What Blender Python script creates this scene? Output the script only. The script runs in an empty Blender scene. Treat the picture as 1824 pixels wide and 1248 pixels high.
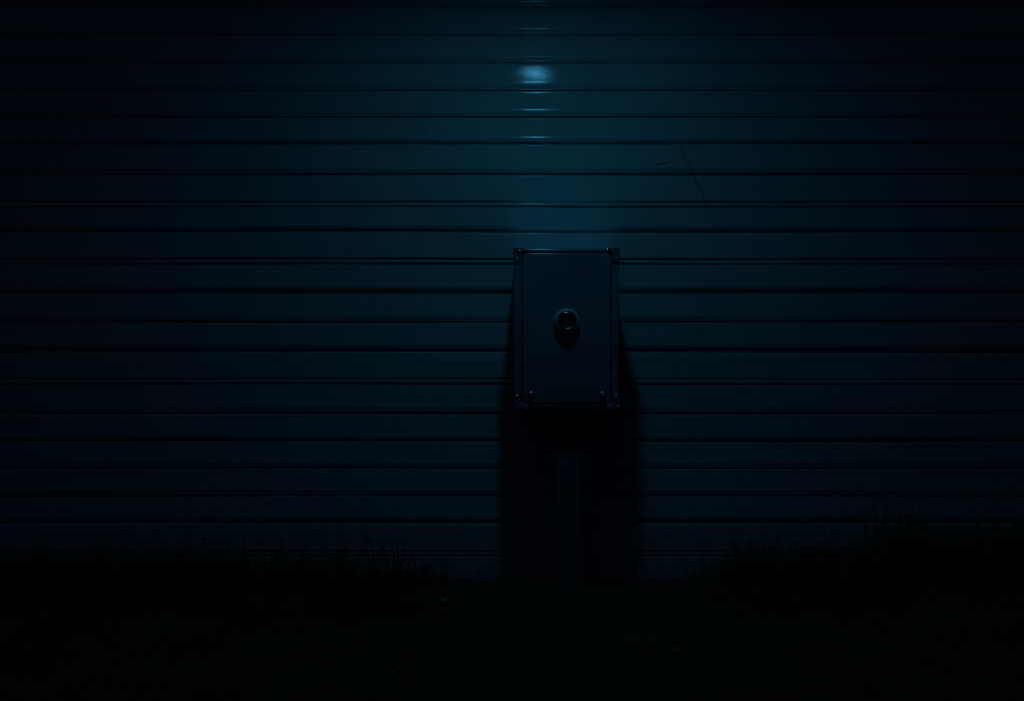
import bpy, bmesh, math, random
import numpy as np
from mathutils import Vector, Matrix, noise

random.seed(11)
rng = np.random.default_rng(11)
R = math.radians
scene = bpy.context.scene
COL = scene.collection

# ------------------------------------------------------------------ camera
D = 2.84            # camera to wall face, metres
ZC = 0.82           # camera height
S = 0.002           # metres per photograph pixel on the wall plane
cam = bpy.data.cameras.new('camera')
cam.sensor_width = 36.0
cam.lens = 36.0 * D / (1824 * S)
cam.clip_start = 0.05
cam.clip_end = 2000
camo = bpy.data.objects.new('camera', cam)
camo.location = (0, -D, ZC)
camo.rotation_euler = (R(90), 0, 0)
COL.objects.link(camo)
scene.camera = camo

# ------------------------------------------------------------------ night sky, faint added fill light
world = bpy.data.worlds.new('World')
scene.world = world
world.use_nodes = True
wn = world.node_tree.nodes
sky = wn.new('ShaderNodeTexSky')
sky.sky_type = 'NISHITA'
sky.sun_disc = False
sky.sun_elevation = R(-3)
sky.sun_rotation = R(200)
sky.air_density = 1.0
sky.dust_density = 0.2
sky.ozone_density = 5.0
wn['Background'].inputs['Strength'].default_value = 0.125
world.node_tree.links.new(sky.outputs[0], wn['Background'].inputs['Color'])

fill_sun = bpy.data.lights.new('fill_sun', 'SUN')  # added fill lamp, lifts the shadows with a teal tone
fill_sun.energy = 0.010
fill_sun.angle = R(18)
fill_sun.color = (0.35, 0.85, 1.0)
fill_suno = bpy.data.objects.new('fill_sun', fill_sun)
fill_suno.location = (-3, -6, 8)
fill_suno.rotation_euler = (R(40), 0, R(-20))
COL.objects.link(fill_suno)

LAMP_W = 2.1
LAMP_COL = (0.09, 0.56, 1.0)
LAMP_POS = Vector(((967 - 912) * S, -0.852, ZC + (624 + 17) * S))
LAMP_AIM = LAMP_POS + Vector((-0.01, 0.03, -1.0))      # the shade looks down, a little towards the wall

vs = scene.view_settings
vs.view_transform = 'Standard'
vs.look = 'None'
vs.exposure = 0.0
vs.gamma = 1.0
scene.render.engine = 'CYCLES'
scene.cycles.use_denoising = True
scene.cycles.max_bounces = 6
scene.cycles.caustics_reflective = True
scene.cycles.blur_glossy = 0.0
scene.cycles.sample_clamp_indirect = 0.0


def wx(px, t=0.0):
    return (px - 912) * S * (D - t) / D


def wz(py, t=0.0):
    return ZC + (624 - py) * S * (D - t) / D


# ------------------------------------------------------------------ materials
def new_mat(name):
    m = bpy.data.materials.new(name)
    m.use_nodes = True
    nt = m.node_tree
    return m, nt, nt.nodes['Principled BSDF']


def N(nt, kind, **kw):
    n = nt.nodes.new(kind)
    for k, v in kw.items():
        setattr(n, k, v)
    return n


def coords(nt, scale=(1, 1, 1)):
    tc = N(nt, 'ShaderNodeTexCoord')
    mp = N(nt, 'ShaderNodeMapping')
    mp.inputs['Scale'].default_value = scale
    nt.links.new(tc.outputs['Object'], mp.inputs['Vector'])
    return mp.outputs[0]


def tex(nt, vec, scale, detail=4, rough=0.55):
    n = N(nt, 'ShaderNodeTexNoise')
    n.inputs['Scale'].default_value = scale
    n.inputs['Detail'].default_value = detail
    n.inputs['Roughness'].default_value = rough
    nt.links.new(vec, n.inputs['Vector'])
    return n.outputs['Fac']


def ramp(nt, fac, stops):
    r = N(nt, 'ShaderNodeValToRGB')
    e = r.color_ramp.elements
    while len(e) < len(stops):
        e.new(0.5)
    for el, (p, c) in zip(e, stops):
        el.position = p
        el.color = (*c, 1)
    nt.links.new(fac, r.inputs[0])
    return r.outputs[0]


def mrange(nt, fac, a, b, lo, hi):
    r = N(nt, 'ShaderNodeMapRange')
    for k, v in zip(('From Min', 'From Max', 'To Min', 'To Max'), (a, b, lo, hi)):
        r.inputs[k].default_value = v
    nt.links.new(fac, r.inputs['Value'])
    return r.outputs[0]


def bump(nt, fac, bsdf, strength, dist):
    b = N(nt, 'ShaderNodeBump')
    b.inputs['Strength'].default_value = strength
    b.inputs['Distance'].default_value = dist
    nt.links.new(fac, b.inputs['Height'])
    nt.links.new(b.outputs[0], bsdf.inputs['Normal'])
    return b


def siding_material():
    m, nt, b = new_mat('painted_siding')
    v = coords(nt)
    streak = coords(nt, (9, 9, 0.9))
    f1 = tex(nt, v, 2.3, 6)
    f2 = tex(nt, streak, 3.0, 5)
    mx = N(nt, 'ShaderNodeMath', operation='ADD')
    nt.links.new(f1, mx.inputs[0]); nt.links.new(f2, mx.inputs[1])
    c = ramp(nt, mx.outputs[0], [(0.75, (0.145, 0.258, 0.256)), (1.0, (0.160, 0.284, 0.280)), (1.2, (0.168, 0.296, 0.290))])
    # ramp clamps at one: rescale first
    half = N(nt, 'ShaderNodeMath', operation='MULTIPLY')
    half.inputs[1].default_value = 0.5
    nt.links.new(mx.outputs[0], half.inputs[0])
    rp = c.node
    nt.links.new(half.outputs[0], rp.inputs[0])
    for el, p in zip(rp.color_ramp.elements, (0.38, 0.5, 0.6)):
        el.position = p
    sep = N(nt, 'ShaderNodeSeparateXYZ')
    nt.links.new(v, sep.inputs[0])
    low = mrange(nt, sep.outputs['Z'], 0.05, 0.45, 0.5, 0.0)
    spl = mrange(nt, tex(nt, v, 24, 7, 0.7), 0.45, 0.62, 0.0, 1.0)
    mud = N(nt, 'ShaderNodeMath', operation='MULTIPLY')
    nt.links.new(low, mud.inputs[0]); nt.links.new(spl, mud.inputs[1])
    mixc = N(nt, 'ShaderNodeMix', data_type='RGBA')
    mixc.inputs['B'].default_value = (0.11, 0.085, 0.055, 1)
    nt.links.new(mud.outputs[0], mixc.inputs['Factor'])
    nt.links.new(c, mixc.inputs['A'])
    c = mixc.outputs['Result']
    nt.links.new(c, b.inputs['Base Color'])
    nt.links.new(mrange(nt, tex(nt, v, 55, 4), 0.3, 0.7, 0.085, 0.125), b.inputs['Roughness'])
    b.inputs['Specular IOR Level'].default_value = 0.13
    bump(nt, tex(nt, v, 110, 4, 0.7), b, 0.26, 0.0008)
    return m


def paint_material(name, base, rough, bump_s=0.15, dark=0.75):
    m, nt, b = new_mat(name)
    v = coords(nt)
    c = ramp(nt, tex(nt, v, 7, 6), [(0.35, tuple(x * dark for x in base)), (0.6, base)])
    nt.links.new(c, b.inputs['Base Color'])
    nt.links.new(mrange(nt, tex(nt, v, 40, 4), 0.3, 0.7, rough * 0.85, rough * 1.2), b.inputs['Roughness'])
    bump(nt, tex(nt, v, 240, 3), b, bump_s, 0.0006)
    return m


def metal_material(name, base, rough):
    m, nt, b = new_mat(name)
    v = coords(nt)
    c = ramp(nt, tex(nt, v, 60, 4), [(0.3, tuple(x * 0.7 for x in base)), (0.65, base)])
    nt.links.new(c, b.inputs['Base Color'])
    b.inputs['Metallic'].default_value = 1.0
    nt.links.new(mrange(nt, tex(nt, v, 90, 3), 0.3, 0.7, rough * 0.8, rough * 1.25), b.inputs['Roughness'])
    return m


def ground_material():
    m, nt, b = new_mat('dark_soil')
    v = coords(nt)
    c = ramp(nt, tex(nt, v, 9, 8, 0.65), [(0.3, (0.028, 0.020, 0.011)), (0.55, (0.055, 0.040, 0.021)), (0.75, (0.085, 0.066, 0.036))])
    nt.links.new(c, b.inputs['Base Color'])
    b.inputs['Roughness'].default_value = 0.95
    b.inputs['Specular IOR Level'].default_value = 0.15
    bump(nt, tex(nt, v, 45, 8, 0.7), b, 0.8, 0.02)
    return m


def grass_material(name, a, c2):
    m, nt, b = new_mat(name)
    v = coords(nt)
    c = ramp(nt, tex(nt, v, 14, 4), [(0.35, a), (0.65, c2)])
    nt.links.new(c, b.inputs['Base Color'])
    b.inputs['Roughness'].default_value = 0.7
    b.inputs['Specular IOR Level'].default_value = 0.2
    return m


M = {
    'siding': siding_material(),
    'backing': paint_material('siding_backing', (0.05, 0.08, 0.09), 0.7),
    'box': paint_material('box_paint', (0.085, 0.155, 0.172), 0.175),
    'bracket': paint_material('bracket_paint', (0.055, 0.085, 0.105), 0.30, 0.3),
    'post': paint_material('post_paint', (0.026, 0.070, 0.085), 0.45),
    'rubber': paint_material('black_plastic', (0.024, 0.025, 0.026), 0.35),
    'steel': metal_material('bright_steel', (0.85, 0.85, 0.85), 0.12),
    'knob_rim': paint_material('knob_paint', (0.30, 0.36, 0.37), 0.26),
    'steel_dull': metal_material('dull_steel', (0.78, 0.78, 0.76), 0.26),
    'reflector': metal_material('top_reflector_metal', (0.88, 0.92, 0.93), 0.40),
    'wire': paint_material('wire_sheath', (0.055, 0.065, 0.070), 0.8),
    'soil': ground_material(),
    'grass': grass_material('grass_blade', (0.035, 0.040, 0.013), (0.062, 0.056, 0.018)),
    'stone': paint_material('pale_stone', (0.17, 0.15, 0.11), 0.85),
    'leaf': paint_material('dry_leaf', (0.26, 0.19, 0.11), 0.8),
    'shade': paint_material('lamp_enamel', (0.03, 0.035, 0.04), 0.35),
}
bm_, nt_, bs_ = new_mat('lamp_glass')
bs_.inputs['Base Color'].default_value = (0.7, 0.8, 0.9, 1)
bs_.inputs['Emission Color'].default_value = (*LAMP_COL, 1)
bs_.inputs['Emission Strength'].default_value = 3.0
M['glass'] = bm_


# ------------------------------------------------------------------ helpers
def link(name, mesh, parent=None, mat=None, smooth=False):
    o = bpy.data.objects.new(name, mesh)
    COL.objects.link(o)
    if mat:
        mesh.materials.append(M[mat])
    if smooth:
        mesh.polygons.foreach_set('use_smooth', [True] * len(mesh.polygons))
    if parent:
        o.parent = parent
    return o


def from_bm(name, bm, parent=None, mat=None, smooth=False, angle=None):
    me = bpy.data.meshes.new(name)
    bmesh.ops.recalc_face_normals(bm, faces=bm.faces)
    bm.to_mesh(me)
    bm.free()
    o = link(name, me, parent, mat, smooth)
    if angle is not None:
        me.set_sharp_from_angle(angle=R(angle))
    return o


def empty(name, loc, label, cat, group=None):
    o = bpy.data.objects.new(name, None)
    o.empty_display_size = 0.1
    o.location = loc
    COL.objects.link(o)
    tag(o, label, cat, group)
    return o


def tag(o, label, cat, group=None):
    o['label'] = label
    o['category'] = cat
    if group:
        o['group'] = group


def box_bm(x0, x1, y0, y1, z0, z1, bev=0.0, seg=3):
    bm = bmesh.new()
    bmesh.ops.create_cube(bm, size=1)
    for v in bm.verts:
        v.co = Vector((x0 if v.co.x < 0 else x1, y0 if v.co.y < 0 else y1, z0 if v.co.z < 0 else z1))
    if bev:
        bmesh.ops.bevel(bm, geom=list(bm.edges), offset=bev, segments=seg, profile=0.5, affect='EDGES')
    return bm


def rounded_rect(x0, x1, z0, z1, r, n=6):
    pts = []
    for cx, cz, a0 in ((x1 - r, z1 - r, 0), (x0 + r, z1 - r, 90), (x0 + r, z0 + r, 180), (x1 - r, z0 + r, 270)):
        for k in range(n + 1):
            a = R(a0 + 90 * k / n)
            pts.append((cx + r * math.cos(a), cz + r * math.sin(a)))
    return pts


def lathe_bm(profile, n=48):
    """profile: (radius, outward distance); axis along -Y, centre at the origin"""
    bm = bmesh.new()
    rings = []
    for r, t in profile:
        if r < 1e-6:
            rings.append([bm.verts.new((0, -t, 0))])
        else:
            rings.append([bm.verts.new((r * math.cos(2 * math.pi * k / n), -t, r * math.sin(2 * math.pi * k / n))) for k in range(n)])
    for a, b in zip(rings, rings[1:]):
        for k in range(n):
            k2 = (k + 1) % n
            if len(a) == 1 and len(b) == 1:
                continue
            if len(a) == 1:
                bm.faces.new((a[0], b[k], b[k2]))
            elif len(b) == 1:
                bm.faces.new((a[k], b[0], a[k2]))
            else:
                bm.faces.new((a[k], b[k], b[k2], a[k2]))
    return bm


def tube_bm(pts, radius, n=8):
    pts = [Vector(p) for p in pts]
    radii = radius if isinstance(radius, (list, tuple)) else [radius] * len(pts)
    bm = bmesh.new()
    rings = []
    up = Vector((0, 1, 0.13)).normalized()
    for i, p in enumerate(pts):
        d = (pts[min(i + 1, len(pts) - 1)] - pts[max(i - 1, 0)]).normalized()
        a = d.cross(up)
        if a.length < 1e-3:
            a = d.cross(Vector((1, 0, 0)))
        a.normalize()
        b = d.cross(a).normalized()
        rings.append([bm.verts.new(p + radii[i] * (math.cos(2 * math.pi * k / n) * a + math.sin(2 * math.pi * k / n) * b)) for k in range(n)])
    for a, b in zip(rings, rings[1:]):
        for k in range(n):
            bm.faces.new((a[k], a[(k + 1) % n], b[(k + 1) % n], b[k]))
    bm.faces.new(rings[0])
    bm.faces.new(rings[-1][::-1])
    return bm


# ------------------------------------------------------------------ ground
LEFT_PX = [(-900, 0.10), (-200, 0.085), (0, 0.080), (300, 0.085), (420, 0.072), (560, 0.068), (700, 0.062), (780, 0.055), (840, 0.050),
           (1030, 0.045), (1200, 0.048), (1260, 0.065), (1330, 0.085), (1420, 0.090), (1500, 0.105), (1570, 0.135), (1640, 0.155), (1824, 0.155), (2600, 0.15)]
BX = [(p - 912) * S * 0.9 for p, _ in LEFT_PX]
BZ = [z for _, z in LEFT_PX]


def ground_h(x, t):
    """ground height, t = distance in front of the wall"""
    bank = np.interp(x, BX, BZ)
    rise = np.clip((t + 0.02) / 0.24, 0, 1)
    rise = rise * rise * (3 - 2 * rise)
    far = np.clip((t - 0.45) / 0.8, 0, 1)
    far = far * far * (3 - 2 * far)
    h = bank * rise * (1 - far) + 0.05 * far
    h = h + 0.006 * np.sin(9.1 * x + 3 * t) * np.sin(7.3 * t + 1.7 * x + 0.6) + 0.003 * np.sin(31 * x + 11 * t) * np.cos(27 * t - 5 * x)
    return np.where(t < -0.05, 0.0, h)


def axis(lo, hi, step, outer):
    core = list(np.arange(lo, hi + 1e-6, step))
    left = [-v for v in outer[::-1]]
    return [v for v in left if v < lo - step] + core + [v for v in outer if v > hi + step]


OUT = [2.6, 3, 4, 6, 9, 14, 25, 50, 100, 250, 600]
xs = np.array(axis(-2.4, 2.4, 0.03, OUT))
ys = np.array(axis(-2.0, 0.2, 0.025, OUT))
gx, gy = np.meshgrid(xs, ys)
gz = ground_h(gx, -gy)
verts = np.stack([gx.ravel(), gy.ravel(), gz.ravel()], 1)
nx, ny = len(xs), len(ys)
faces = [(j * nx + i, j * nx + i + 1, (j + 1) * nx + i + 1, (j + 1) * nx + i) for j in range(ny - 1) for i in range(nx - 1)]
gm = bpy.data.meshes.new('ground')
gm.from_pydata(verts.tolist(), [], faces)
ground = link('ground', gm, None, 'soil', True)
ground['kind'] = 'structure'

# ------------------------------------------------------------------ siding wall, one object for each slat
wall = empty('siding_wall', (0, 0.0, 0.0), 'dark teal metal siding wall of long horizontal slats behind the box', 'wall')
WL = 6.0
wm = from_bm('backing_panel', box_bm(-WL, WL, 0.016, 0.14, -0.12, 3.0), wall, 'backing')
# seam rows of the photograph: the dark slit, and how the bead above it looks (0 deep shadow, 1 plain, 2 strong double line)
SEAMS = [(-38, 1), (14, 1), (63.5, 1), (113.5, 1), (163.5, 1), (210.5, 1), (258.5, 0), (311.5, 1), (369.5, 2), (414.5, 0), (472, 2),
         (522.5, 0), (575, 1), (626, 0), (684, 2), (736, 1), (786, 0), (834, 1), (883.5, 1), (931, 0), (991, 2), (1041, 1), (1093, 0)]
top = -38
k = 0
while wz(top) < 2.94:
    top -= 51.5 + random.uniform(-2, 2)
    SEAMS.insert(0, (top, random.choice((0, 1, 1, 2))))
NSEG = 72
slat_x = np.concatenate([np.linspace(-WL, -2.6, 9), np.linspace(-2.5, 2.5, NSEG), np.linspace(2.6, WL, 9)])
TILT = {163.5: 0.0004, 210.5: -0.0014, 258.5: -0.0030, 113.5: 0.0034, 63.5: 0.0034, 14: -0.0008}
slats = {}
for i in range(len(SEAMS) - 1):
    y0, _ = SEAMS[i]
    y1, style = SEAMS[i + 1]
    P = y1 - y0
    lip = {0: 12.5, 1: 12.5, 2: 13.0}[style]
    if style == 2:
        prof = [(0.2, -12), (0.5, -5), (1.0, -2.2), (1.8, -0.9), (3.0, -0.3), (5.0, -0.05), (6.5, 0.0)]
    else:
        prof = [(0.2, -12), (0.35, -3), (0.5, -0.9), (0.8, -0.40), (1.8, -0.14), (4.0, -0.05), (6.5, 0.0)]
    nf = 9
    for q in range(1, nf):
        f = q / nf
        u = 6.5 + (P - lip - 3.0 - 6.5) * f
        prof.append((u, 0.05 * math.sin(math.pi * f)))
    fl = (0.95, 0.6, 0.4)[style]
    prof += [(P - lip - 3.0, 0.03), (P - lip - 1.8, 0.35 * fl), (P - lip - 0.8, 0.85 * fl), (P - lip - 0.2, fl), (P - lip + 0.3, 0.8 * fl)]
    if style == 0:      # plain roll running into a deep slit
        prof += [(P - lip + 1.6, 0.1), (P - lip + 3.0, -0.6), (P - lip + 5.0, -2.2), (P - 6.2, -3.2), (P - 5.2, -5.0), (P - 4.4, -9.0), (P - 1.2, -12.0), (P - 0.3, -13)]
    elif style == 1:    # soft roll, a faint bead, a narrow slit
        prof += [(P - lip + 1.5, 0.1), (P - lip + 2.8, -0.5), (P - lip + 4.4, -1.7), (P - 7.0, -2.9), (P - 5.8, -4.3), (P - 5.0, -4.5), (P - 4.3, -4.2), (P - 3.7, -4.9), (P - 3.2, -8.0), (P - 1.3, -11.5), (P - 0.3, -13)]
    else:               # two dark lines with a bead between them
        prof += [(P - lip + 1.0, -0.2), (P - lip + 2.0, -1.6), (P - lip + 3.2, -5.0), (P - 8.6, -6.4), (P - 7.0, -4.4), (P - 5.6, -3.2), (P - 4.2, -3.1), (P - 3.2, -4.0), (P - 2.4, -8.0), (P - 1.3, -10.5), (P - 0.3, -13)]
    ds = 1.0 - 0.5 * min(max((y1 - 450) / 250, 0), 1)
    prof = [(u, t * ds if (u > P / 2 and -7 < t < 0) else t) for u, t in prof]
    tilt = TILT.get(y1, random.uniform(-0.0025, 0.0025))
    off = random.uniform(-0.0006, 0.0006)
    vv = []
    for xi, x in enumerate(slat_x):
        sag = 0.0034 * noise.noise(Vector((x * 0.6, i * 0.55, 2.0))) + 0.0008 * noise.noise(Vector((x * 1.6, i * 5.3, 9.0)))
        for u, tt in prof:
            face = 1.0 if 4 < u < P - lip - 1 else 0.4
            wob = (0.0007 * noise.noise(Vector((x * 2.1, i * 3.7 + u * 0.02, 5.0))) + 0.0003 * noise.noise(Vector((x * 5.5, i * 2.9 + u * 0.03, 8.0)))) * face
            vv.append((x, -(tt * 0.001 + off + wob + tilt * (u / P - 0.5)), wz(y0 + u) + sag))
    n = len(prof)
    ff = [(a * n + b, a * n + b + 1, (a + 1) * n + b + 1, (a + 1) * n + b) for a in range(len(slat_x) - 1) for b in range(n - 1)]
    me = bpy.data.meshes.new('slat')
    me.from_pydata(vv, [], ff)
    slats[round(y1)] = link('slat', me, wall, 'siding', True)

from_bm('top_flashing', box_bm(-WL, WL, -0.03, 0.16, 2.96, 3.05, 0.006), wall, 'bracket')

# small fixing screws in the siding
for px, py, row in ((720, 593, 626), (1244, 594, 626), (1057, 354, 370)):
    bm = lathe_bm([(0.0034, -0.001), (0.0034, 0.0008), (0.0024, 0.0016), (0, 0.0018)], 14)
    sc = from_bm('screw', bm, slats[row], 'bracket', True, 40)
    sc.location = (wx(px), 0, wz(py))

# ------------------------------------------------------------------ box on its post
FT = 0.300
bx0, bx1, bz0, bz1 = wx(915, FT), wx(1103, FT), wz(727, FT), wz(443, FT)
PT = 0.195
pcx = wx(1011.5, PT)
pw = 47 * S * (D - PT) / D
box = empty('utility_box', (pcx, -PT, 0.0), 'dark blue metal utility box on a square post with a round door knob', 'utility box')
box_inv = Matrix.Translation(-Vector((pcx, -PT, 0.0)))


def bpart(name, bm, mat, smooth=False, angle=None, parent=None, loc=None):
    """part of the box, given in world coordinates (or round loc)"""
    if parent is None:
        o = from_bm(name, bm, box, mat, smooth, angle)
        o.location = (Vector(loc) if loc else Vector((0, 0, 0))) + box_inv.translation
    else:
        o = from_bm(name, bm, parent, mat, smooth, angle)
        base = parent.location - box_inv.translation
        o.location = (Vector(loc) if loc else Vector((0, 0, 0))) - base
    return o


bpart('body', box_bm(bx0 + 0.004, bx1 - 0.004, -(FT - 0.016), -0.022, bz0 + 0.004, bz1 - 0.003, 0.004), 'box', True, 35)
# front frame: ring with rounded inner corners
outer = rounded_rect(bx0, bx1, bz0, bz1, 0.0075)
inner = rounded_rect(wx(929, FT), wx(1090, FT), wz(718.5, FT), wz(449.5, FT), 0.017)
bm = bmesh.new()


def ring(pts, t, inset=0.0, cx=0.0, cz=0.0, under=1.0):
    out = []
    for x, z in pts:
        sx = inset if x > cx else -inset
        sz = inset if z > cz else -inset
        out.append(bm.verts.new((x - sx, -t, z - sz * (under if z < cz else 1.0))))
    return out


ccx, ccz = (bx0 + bx1) / 2, (bz0 + bz1) / 2
RB = 0.0062
arc = [(RB * (1 - math.cos(R(a))), RB * (1 - math.sin(R(a)))) for a in (0, 15, 30, 45, 60, 75, 90)]
rs = [ring(outer, FT - 0.030, 0, ccx, ccz)] + [ring(outer, FT - dt, ins, ccx, ccz, 2.3) for ins, dt in arc]      # the bottom rail rolls under
rs += [ring(inner, FT, -0.0012, ccx, ccz), ring(inner, FT - 0.0012, 0, ccx, ccz), ring(inner, FT - 0.030, 0, ccx, ccz)]
n = len(outer)
for a, b in list(zip(rs, rs[1:])) + [(rs[-1], rs[0])]:
    for q in range(n):
        bm.faces.new((a[q], a[(q + 1) % n], b[(q + 1) % n], b[q]))
bpart('front_frame', bm, 'box', True, 50)
# door
dpts = rounded_rect(wx(930.8, FT), wx(1088.4, FT), wz(716.8, FT), wz(451.3, FT), 0.015)
bm = bmesh.new()
RD = 0.0042
arc = [(RD * (1 - math.cos(R(a))), RD * (1 - math.sin(R(a)))) for a in (0, 18, 36, 54, 72, 90)]
rs = [ring(dpts, FT - 0.028, 0, ccx, ccz)] + [ring(dpts, FT + 0.0023 - dt, ins, ccx, ccz) for ins, dt in arc]
n = len(dpts)
for a, b in zip(rs, rs[1:]):
    for q in range(n):
        bm.faces.new((a[q], a[(q + 1) % n], b[(q + 1) % n], b[q]))
bm.faces.new(rs[-1])
bm.faces.new(rs[0][::-1])
door = bpart('door', bm, 'box', True, 50)
# round knob with an escutcheon ring and a hollow front
kc = (wx(1009, FT), -(FT + 0.0023), wz(572.5, FT))
knob = bpart('knob', lathe_bm([(0.0, -0.002), (0.0405, -0.002), (0.0405, 0.0150), (0.0400, 0.0166), (0.0388, 0.0182), (0.0335, 0.0236), (0.0322, 0.0242), (0.0312, 0.0234), (0.0308, 0.0200), (0, 0.0120)], 64), 'knob_rim', True, 50, door, kc)
bpart('knob_core', lathe_bm([(0.0298, 0.0100), (0.0298, 0.0236), (0.0293, 0.0254), (0.0282, 0.0264), (0.0270, 0.0266), (0.0258, 0.0258), (0.0244, 0.0216), (0.0225, 0.0196), (0.0, 0.0206)], 64), 'rubber', True, 60, door, kc)
bpart('knob_ring', lathe_bm([(0.0258 + 0.0012 * math.cos(R(a)), 0.0268 + 0.0012 * math.sin(R(a))) for a in range(0, 361, 30)], 72), 'steel_dull', True, None, door, kc)

bpart('knob_slot', box_bm(-0.0016, 0.0016, -0.0232, -0.0195, -0.013, 0.013, 0.0008, 2), 'steel_dull', True, 35, door, kc)

# corner brackets with rivets
riv_me = None


def bracket(corner_x, corner_z, sx, sz, vlen, hlen, rivets):
    e = 0.0012
    arm = wx(928, FT) - wx(915, FT)
    x0, z0 = corner_x - sx * e, corner_z - sz * e
    pts = [(0, 0), (hlen, 0), (hlen, 0.0105), (arm + 0.006, 0.0105), (arm, 0.0165), (arm, vlen), (0, vlen)]
    bm = bmesh.new()
    t0, t1 = FT - 0.030, FT + 0.0042
    lay = []
    for t, ins in ((t0, 0), (t1 - 0.0012, 0), (t1, 0.0012)):
        row = []
        for (u, v) in pts:
            uu = min(max(u, ins), hlen - ins)
            vv_ = min(max(v, ins), vlen - ins)
            if u == arm:
                uu = arm - ins
            if v == 0.0105:
                vv_ = v - ins
            row.append(bm.verts.new((x0 + sx * uu, -t, z0 + sz * vv_)))
        lay.append(row)
    m = len(pts)
    for a, b in zip(lay, lay[1:]):
        for q in range(m):
            bm.faces.new((a[q], a[(q + 1) % m], b[(q + 1) % m], b[q]))
    bm.faces.new(lay[-1])
    bm.faces.new(lay[0][::-1])
    o = bpart('corner_bracket', bm, 'bracket', False)
    for px, py, r in rivets:
        ra = r / math.sin(R(45))
        rb = lathe_bm([(r, -0.001)] + [(ra * math.sin(R(a)), 0.0004 + ra * (math.cos(R(a)) - math.cos(R(45)))) for a in (45, 41, 37, 33, 29, 24, 18, 10)] + [(0, 0.0004 + ra * (1 - math.cos(R(45))))], 18)
        bpart('rivet', rb, 'steel', True, None, o, (wx(px, t1), -t1, wz(py, t1)))


bracket(bx0, bz1, 1, -1, 0.046, 0.044, ((925.5, 448, 0.0054), (935.5, 446.0, 0.0046), (921, 461, 0.0034)))
bracket(bx1, bz1, -1, -1, 0.046, 0.044, ((1093, 448, 0.0040), (1083, 446.0, 0.0052), (1098.5, 460.5, 0.0034)))
bracket(bx0, bz0, 1, 1, 0.052, 0.048, ((921, 705, 0.0060), (921.5, 724, 0.0036)))
bracket(bx1, bz0, -1, 1, 0.052, 0.048, ((1098, 705, 0.0060), (1101, 724, 0.0036)))
bpart('top_reflector', box_bm(bx0 + 0.008, bx1 - 0.008, -(FT - 0.012), -0.016, bz1 - 0.0025, bz1 - 0.0006, 0.0006, 2), 'reflector', False)  # unseen reflector added on the box to bounce lamp light onto the siding
# two black door bolts
for px in (946, 1073):
    bl = bpart('door_bolt', lathe_bm([(0.0085, -0.001), (0.0085, 0.0125), (0.0078, 0.0155), (0.0055, 0.0178), (0, 0.0185)], 28), 'rubber', True, 40, door, (wx(px, FT), -(FT + 0.0023), wz(703, FT)))
    bpart('washer', lathe_bm([(0.0112, -0.001), (0.0112, 0.0012), (0.0098, 0.0022), (0.0060, 0.0022)], 28), 'steel_dull', True, 40, door, (wx(px, FT), -(FT + 0.0023), wz(703, FT)))
    bpart('pin', lathe_bm([(0.0030, 0.0178), (0.0030, 0.0190), (0.0022, 0.0198), (0, 0.0202)], 16), 'steel', True, None, door, (wx(px, FT), -(FT + 0.0023), wz(703, FT)))
# post
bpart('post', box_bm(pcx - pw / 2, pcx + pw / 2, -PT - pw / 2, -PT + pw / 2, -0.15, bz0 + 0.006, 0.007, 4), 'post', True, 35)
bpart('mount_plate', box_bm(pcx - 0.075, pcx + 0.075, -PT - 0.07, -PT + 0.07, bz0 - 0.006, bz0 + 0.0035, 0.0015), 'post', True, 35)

# ------------------------------------------------------------------ wire and bent nail on the siding
wp = [(1211, 259), (1213, 264), (1220, 280), (1228.5, 298), (1235, 312), (1241, 326), (1248, 341), (1254, 356), (1259, 368), (1265, 382), (1272, 397), (1279, 412)]
wt = [-0.004, 0.0012, 0.0016, 0.0014, 0.0014, 0.0016, 0.0016, 0.0014, 0.0014, 0.0016, 0.0014, -0.004]
wire = from_bm('loose_wire', tube_bm([(wx(x), -t, wz(y)) for (x, y), t in zip(wp, wt)], [0.0021, 0.0020, 0.0015, 0.0013, 0.0014, 0.0018, 0.0016, 0.0013, 0.0011, 0.0010, 0.0011, 0.0012], 8), None, 'wire', True)
tag(wire, 'thin black wire slanting across three siding slats above the box', 'wire')
nail = empty('bent_nail', (wx(1171), 0, wz(293)), 'small bent nail sticking out of the siding beside the slanting wire', 'nail')
sh = from_bm('shank', tube_bm([(0, 0.004, 0), (0.001, -0.0022, 0.0002), (0.010, -0.0034, 0.002), (0.024, -0.0034, 0.0050), (0.038, -0.003, 0.0075)], [0.0012, 0.0012, 0.0012, 0.0011, 0.0006], 8), nail, 'wire', True)
hd = from_bm('head', lathe_bm([(0, -0.0005), (0.0042, -0.0005), (0.0042, 0.0009), (0, 0.0014)], 16), nail, 'steel_dull', True, 40)
hd.location = (-0.001, -0.0009, 0)

# ------------------------------------------------------------------ wall lamp above the picture, the only lit lamp
aim = (LAMP_AIM - LAMP_POS).normalized()
lamp = empty('wall_lamp', (LAMP_POS.x, 0, 2.55), 'gooseneck wall lamp shining down on the siding above the box', 'lamp')
linv = -Vector(lamp.location)


def lpart(name, bm, mat, smooth=True, angle=40, mw=None):
    o = from_bm(name, bm, lamp, mat, smooth, angle)
    o.matrix_local = Matrix.Translation(linv) @ (mw or Matrix.Identity(4))
    return o


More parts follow.
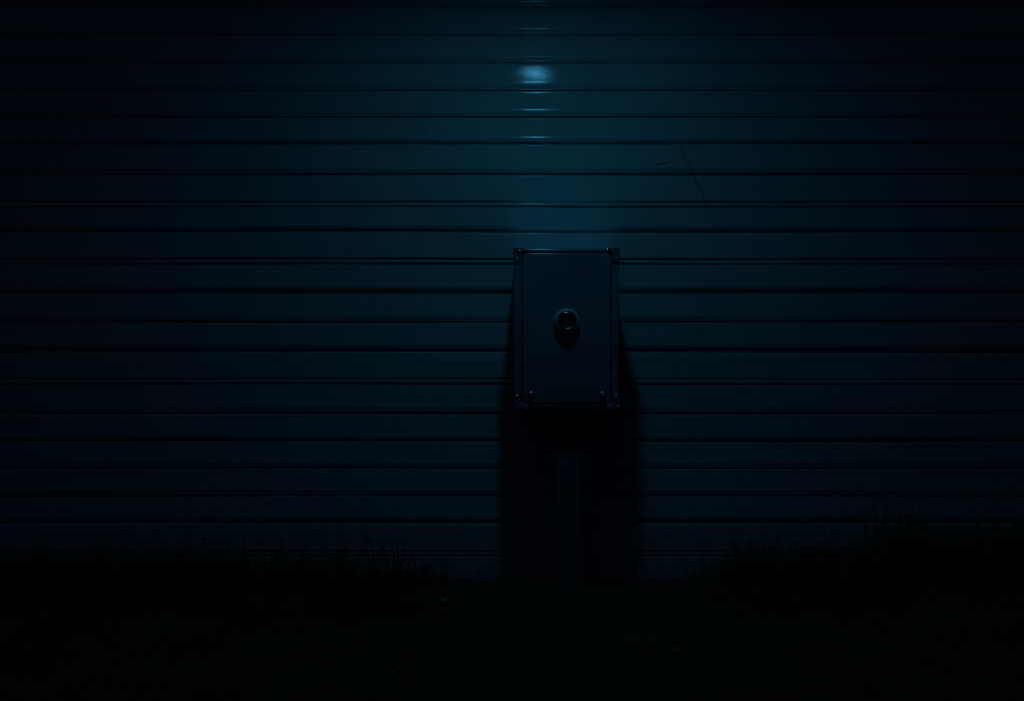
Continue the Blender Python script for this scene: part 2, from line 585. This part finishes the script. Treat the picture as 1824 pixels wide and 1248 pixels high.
rot = (-aim).to_track_quat('Y', 'Z').to_matrix().to_4x4()     # local -Y looks along the beam
mw = Matrix.Translation(LAMP_POS) @ rot
back = LAMP_POS - aim * 0.19
lpart('mount_disc', lathe_bm([(0, -0.01), (0.06, -0.01), (0.06, 0.012), (0.05, 0.02), (0, 0.022)], 32), 'shade', mw=Matrix.Translation((LAMP_POS.x, 0, 2.55)))
arm_pts = []
p0, p1, p2, p3 = Vector((LAMP_POS.x, 0, 2.55)), Vector((LAMP_POS.x, -0.70, 2.75)), back - aim * 0.30, back
for q in range(25):
    s = q / 24
    arm_pts.append(p0 * (1 - s) ** 3 + p1 * 3 * s * (1 - s) ** 2 + p2 * 3 * s * s * (1 - s) + p3 * s ** 3)
lpart('arm', tube_bm(arm_pts, 0.013, 12), 'shade')
lpart('shade', lathe_bm([(0.03, -0.20), (0.035, -0.15), (0.045, -0.11), (0.10, -0.06), (0.135, -0.012), (0.139, -0.012), (0.104, -0.064), (0.049, -0.115), (0.039, -0.155), (0.034, -0.205), (0, -0.205)], 48), 'shade', mw=mw)
lpart('bulb', lathe_bm([(0, -0.13), (0.018, -0.13), (0.024, -0.10), (0.037, -0.075), (0.037, -0.055), (0.024, -0.036), (0, -0.030)], 28), 'glass', mw=mw)
sp = bpy.data.lights.new('lamp_light', 'AREA')
sp.shape = 'ELLIPSE'
sp.size = 0.06
sp.size_y = 0.18
sp.energy = LAMP_W
sp.color = LAMP_COL
spo = bpy.data.objects.new('lamp_light', sp)
COL.objects.link(spo)
spo.parent = lamp
spo.matrix_local = Matrix.Translation(linv) @ Matrix.Translation(LAMP_POS) @ aim.to_track_quat('-Z', 'Y').to_matrix().to_4x4()

# ------------------------------------------------------------------ grass
def blades(px_, t_, length, width, lean, azim, curl, segs=4):
    """arrays of blades -> verts, faces; each blade is a tapering bent strip with a fold"""
    n = len(px_)
    z0 = ground_h(px_, t_)
    base = np.stack([px_, -t_, z0 - 0.004], 1)
    side_a = azim + np.pi / 2 + rng.normal(0, 0.5, n)
    side = np.stack([np.cos(side_a), np.sin(side_a), np.zeros(n)], 1)
    dirh = np.stack([np.cos(azim), np.sin(azim), np.zeros(n)], 1)
    V = np.zeros((n, segs * 2 + 1, 3))
    pos = base.copy()
    for s in range(segs + 1):
        f = s / segs
        w = width * (1 - f) ** 0.6 * (0.75 + 0.5 * f)
        if s < segs:
            V[:, 2 * s] = pos - side * w[:, None] / 2
            V[:, 2 * s + 1] = pos + side * w[:, None] / 2
        else:
            V[:, 2 * s] = pos
        ang = np.clip(lean + curl * f, 0, 2.3)
        step = length / segs
        pos = pos + dirh * (np.sin(ang) * step)[:, None] + np.array([0, 0, 1.0]) * (np.cos(ang) * step)[:, None]
    m = segs * 2 + 1
    F = []
    for s in range(segs - 1):
        F.append(np.array([2 * s, 2 * s + 1, 2 * s + 3, 2 * s + 2]))
    quads = np.concatenate([(np.arange(n) * m)[:, None] + q[None] for q in F], 0)
    tri = (np.arange(n) * m)[:, None] + np.array([2 * segs - 2, 2 * segs - 1, 2 * segs])[None]
    return V.reshape(-1, 3), quads, tri


def grass_mesh(name, V, quads, tri):
    me = bpy.data.meshes.new(name)
    me.vertices.add(len(V))
    me.vertices.foreach_set('co', V.astype(np.float32).ravel())
    nl = quads.size + tri.size
    me.loops.add(nl)
    me.loops.foreach_set('vertex_index', np.concatenate([quads.ravel(), tri.ravel()]).astype(np.int32))
    npoly = len(quads) + len(tri)
    me.polygons.add(npoly)
    starts = np.concatenate([np.arange(len(quads)) * 4, quads.size + np.arange(len(tri)) * 3]).astype(np.int32)
    me.polygons.foreach_set('loop_start', starts)
    me.update(calc_edges=True)
    me.validate()
    return me


# height of the sward along the wall (metres), by photograph column
LEN_PX = [(-800, .11), (0, .10), (300, .105), (420, .095), (560, .085), (700, .075), (780, .05), (830, .03), (900, .020), (1150, .020), (1220, .035), (1270, .07),
          (1330, .10), (1420, .095), (1500, .10), (1580, .13), (1650, .13), (1824, .13), (2600, .12)]
LX = [(p - 912) * S * 0.9 for p, _ in LEN_PX]
LY = [z for _, z in LEN_PX]


def sow(n, t0, t1, k):
    x = rng.uniform(-2.6, 2.6, n)
    t = t0 + (t1 - t0) * rng.uniform(0, 1, n) ** 0.9
    L = np.interp(x, LX, LY)
    dens = np.clip((L - 0.012) / 0.05, 0.22, 1)
    clump = np.array([noise.noise(Vector((a * 5.5, b * 5.5, 3.1))) for a, b in zip(x, t)])
    keep = rng.uniform(0, 1, n) < dens * np.clip(0.75 + 0.9 * clump, 0.15, 1)
    pp = np.abs(x - pcx) < pw / 2 + 0.004
    keep &= ~(pp & (np.abs(t - PT) < pw / 2 + 0.004))
    x, t, L, clump = x[keep], t[keep], L[keep], clump[keep]
    m = len(x)
    far = np.clip((t - 0.35) / 0.5, 0, 1)
    Lf = L * (1 - far) + np.minimum(L, 0.045) * far
    length = Lf * rng.gamma(11.0, 1 / 11.0, m) * 0.78 * k * (1 + 0.5 * clump)
    length = np.clip(length, 0.008, 0.26)
    return x, t, length


x1, t1, l1 = sow(30000, 0.04, 0.62, 1.0)
x2, t2, l2 = sow(26000, 0.5, 1.7, 0.9)
gxs, gts, gls = np.concatenate([x1, x2]), np.concatenate([t1, t2]), np.concatenate([l1, l2])
m = len(gxs)
Vg, Qg, Tg = blades(gxs, gts, gls, rng.uniform(0.0022, 0.0048, m) * np.clip(gls / 0.07, 0.6, 1.2), np.abs(rng.normal(0.12, 0.2, m)), rng.uniform(0, 2 * np.pi, m), np.abs(rng.normal(0.35, 0.45, m)), 3)
go = link('grass', grass_mesh('grass', Vg, Qg, Tg), None, 'grass')
go['kind'] = 'stuff'
go['label'] = 'dark low grass covering the ground in front of the siding'
go['category'] = 'grass'

# tall tufts that stand out against the siding
TUFTS = [(305, 150, 10, .14), (395, 958, 12, .15), (437, 945, 16, .165), (490, 950, 12, .15), (540, 965, 8, .12), (612, 940, 16, .165), (660, 950, 12, .15), (702, 942, 14, .16), (762, 968, 9, .11), (795, 985, 6, .08), (70, 0, 8, .12),
         (1262, 0, 8, .085), (1330, 0, 16, .15), (1372, 0, 13, .14), (1430, 0, 9, .12), (1568, 0, 13, .17), (1630, 0, 16, .155), (1735, 0, 12, .14), (1800, 0, 10, .13)]
for i, (px, _, nb, L) in enumerate(TUFTS):
    t = random.uniform(0.22, 0.36)
    cx = wx(px, t)
    nb = int(nb * 1.6)
    xx = cx + rng.normal(0, 0.016, nb)
    tt = t + rng.normal(0, 0.014, nb)
    ll = L * rng.uniform(0.5, 1.25, nb)
    az = np.where(rng.uniform(0, 1, nb) < 0.5, 0, np.pi) + rng.normal(0, 0.6, nb)
    V, Q, T = blades(xx, tt, ll, rng.uniform(0.0055, 0.0100, nb), np.abs(rng.normal(0.10, 0.16, nb)), az, np.abs(rng.normal(0.28, 0.32, nb)), 6)
    h0 = float(ground_h(np.array(cx), np.array(t)))
    V = V - np.array([cx, -t, h0])
    o = link('grass_tuft', grass_mesh('grass_tuft', V, Q, T), None, 'grass')
    o.location = (cx, -t, h0)
    if px > 1500:
        lab, grp = 'tall spiky grass tuft on the higher bank where the grass hides more siding', 'grass tufts on the higher bank'
    elif nb >= 22:
        lab, grp = 'dense many-bladed grass tuft standing up against the lowest siding slats', 'dense grass tufts along the siding'
    else:
        lab, grp = 'thin sparse grass tuft with few blades against the lowest siding slats', 'sparse grass tufts along the siding'
    tag(o, lab, 'grass tuft', grp)


# ------------------------------------------------------------------ pale bits lying in the grass
def on_ground(px, py):
    d = Vector(((px - 912) * S, D, (624 - py) * S))
    o = Vector((0, -D, ZC))
    s = 0.2
    while s < 1.3:
        p = o + d * s
        if p.z <= float(ground_h(np.array(p.x), np.array(-p.y))) + 0.004:
            return p
        s += 0.001
    return p


for px, py, r, lab in ((789, 1075, 0.013, 'pale rounded stone lying in the grass below the siding'), (1390, 1024, 0.012, 'pale pebble half hidden among the taller grass tufts')):
    p = on_ground(px, py)
    bm = bmesh.new()
    bmesh.ops.create_icosphere(bm, subdivisions=3, radius=r)
    for v in bm.verts:
        v.co *= 1 + 0.28 * noise.noise(v.co * 90 + Vector((px, 0, 0)))
        v.co.z *= 0.66
    o = from_bm('stone', bm, None, 'stone', True)
    o.location = (p.x, p.y, p.z + r * 0.35 + (0.02 if px > 1200 else 0.006))
    tag(o, lab, 'stone', 'stones in the grass')
for px, py, L, a, lab in ((873, 1141, 0.022, 0.5, 'small dry leaf curled flat on the ground in front of the post'), (714, 1190, 0.020, 1.4, 'small dry leaf standing on edge in the short grass'),
                          (1205, 1160, 0.020, 2.1, 'small dry leaf bent upward beside bare soil'), (1022, 1163, 0.014, 0.2, 'tiny dry leaf scrap on bare soil in front of the post')):
    p = on_ground(px, py)
    bm = bmesh.new()
    rows = []
    for s in range(7):
        f = s / 6
        w = 0.30 * L * math.sin(math.pi * (0.06 + 0.9 * f)) + 0.0006
        z = 0.35 * L * (f - 0.5) ** 2 * 2
        rows.append([bm.verts.new(((f - 0.5) * L, j * w, z + abs(j) * 0.35 * w)) for j in (-1, 0, 1)])
    for r0, r1 in zip(rows, rows[1:]):
        for j in (0, 1):
            bm.faces.new((r0[j], r1[j], r1[j + 1], r0[j + 1]))
    ext = bmesh.ops.solidify(bm, geom=bm.faces[:], thickness=0.0008)
    o = from_bm('dry_leaf', bm, None, 'leaf', True)
    o.location = (p.x, p.y, p.z + 0.006)
    o.rotation_euler = (0.5 * math.sin(px), -0.3, a)
    tag(o, lab, 'leaf', 'dry leaves on the ground')
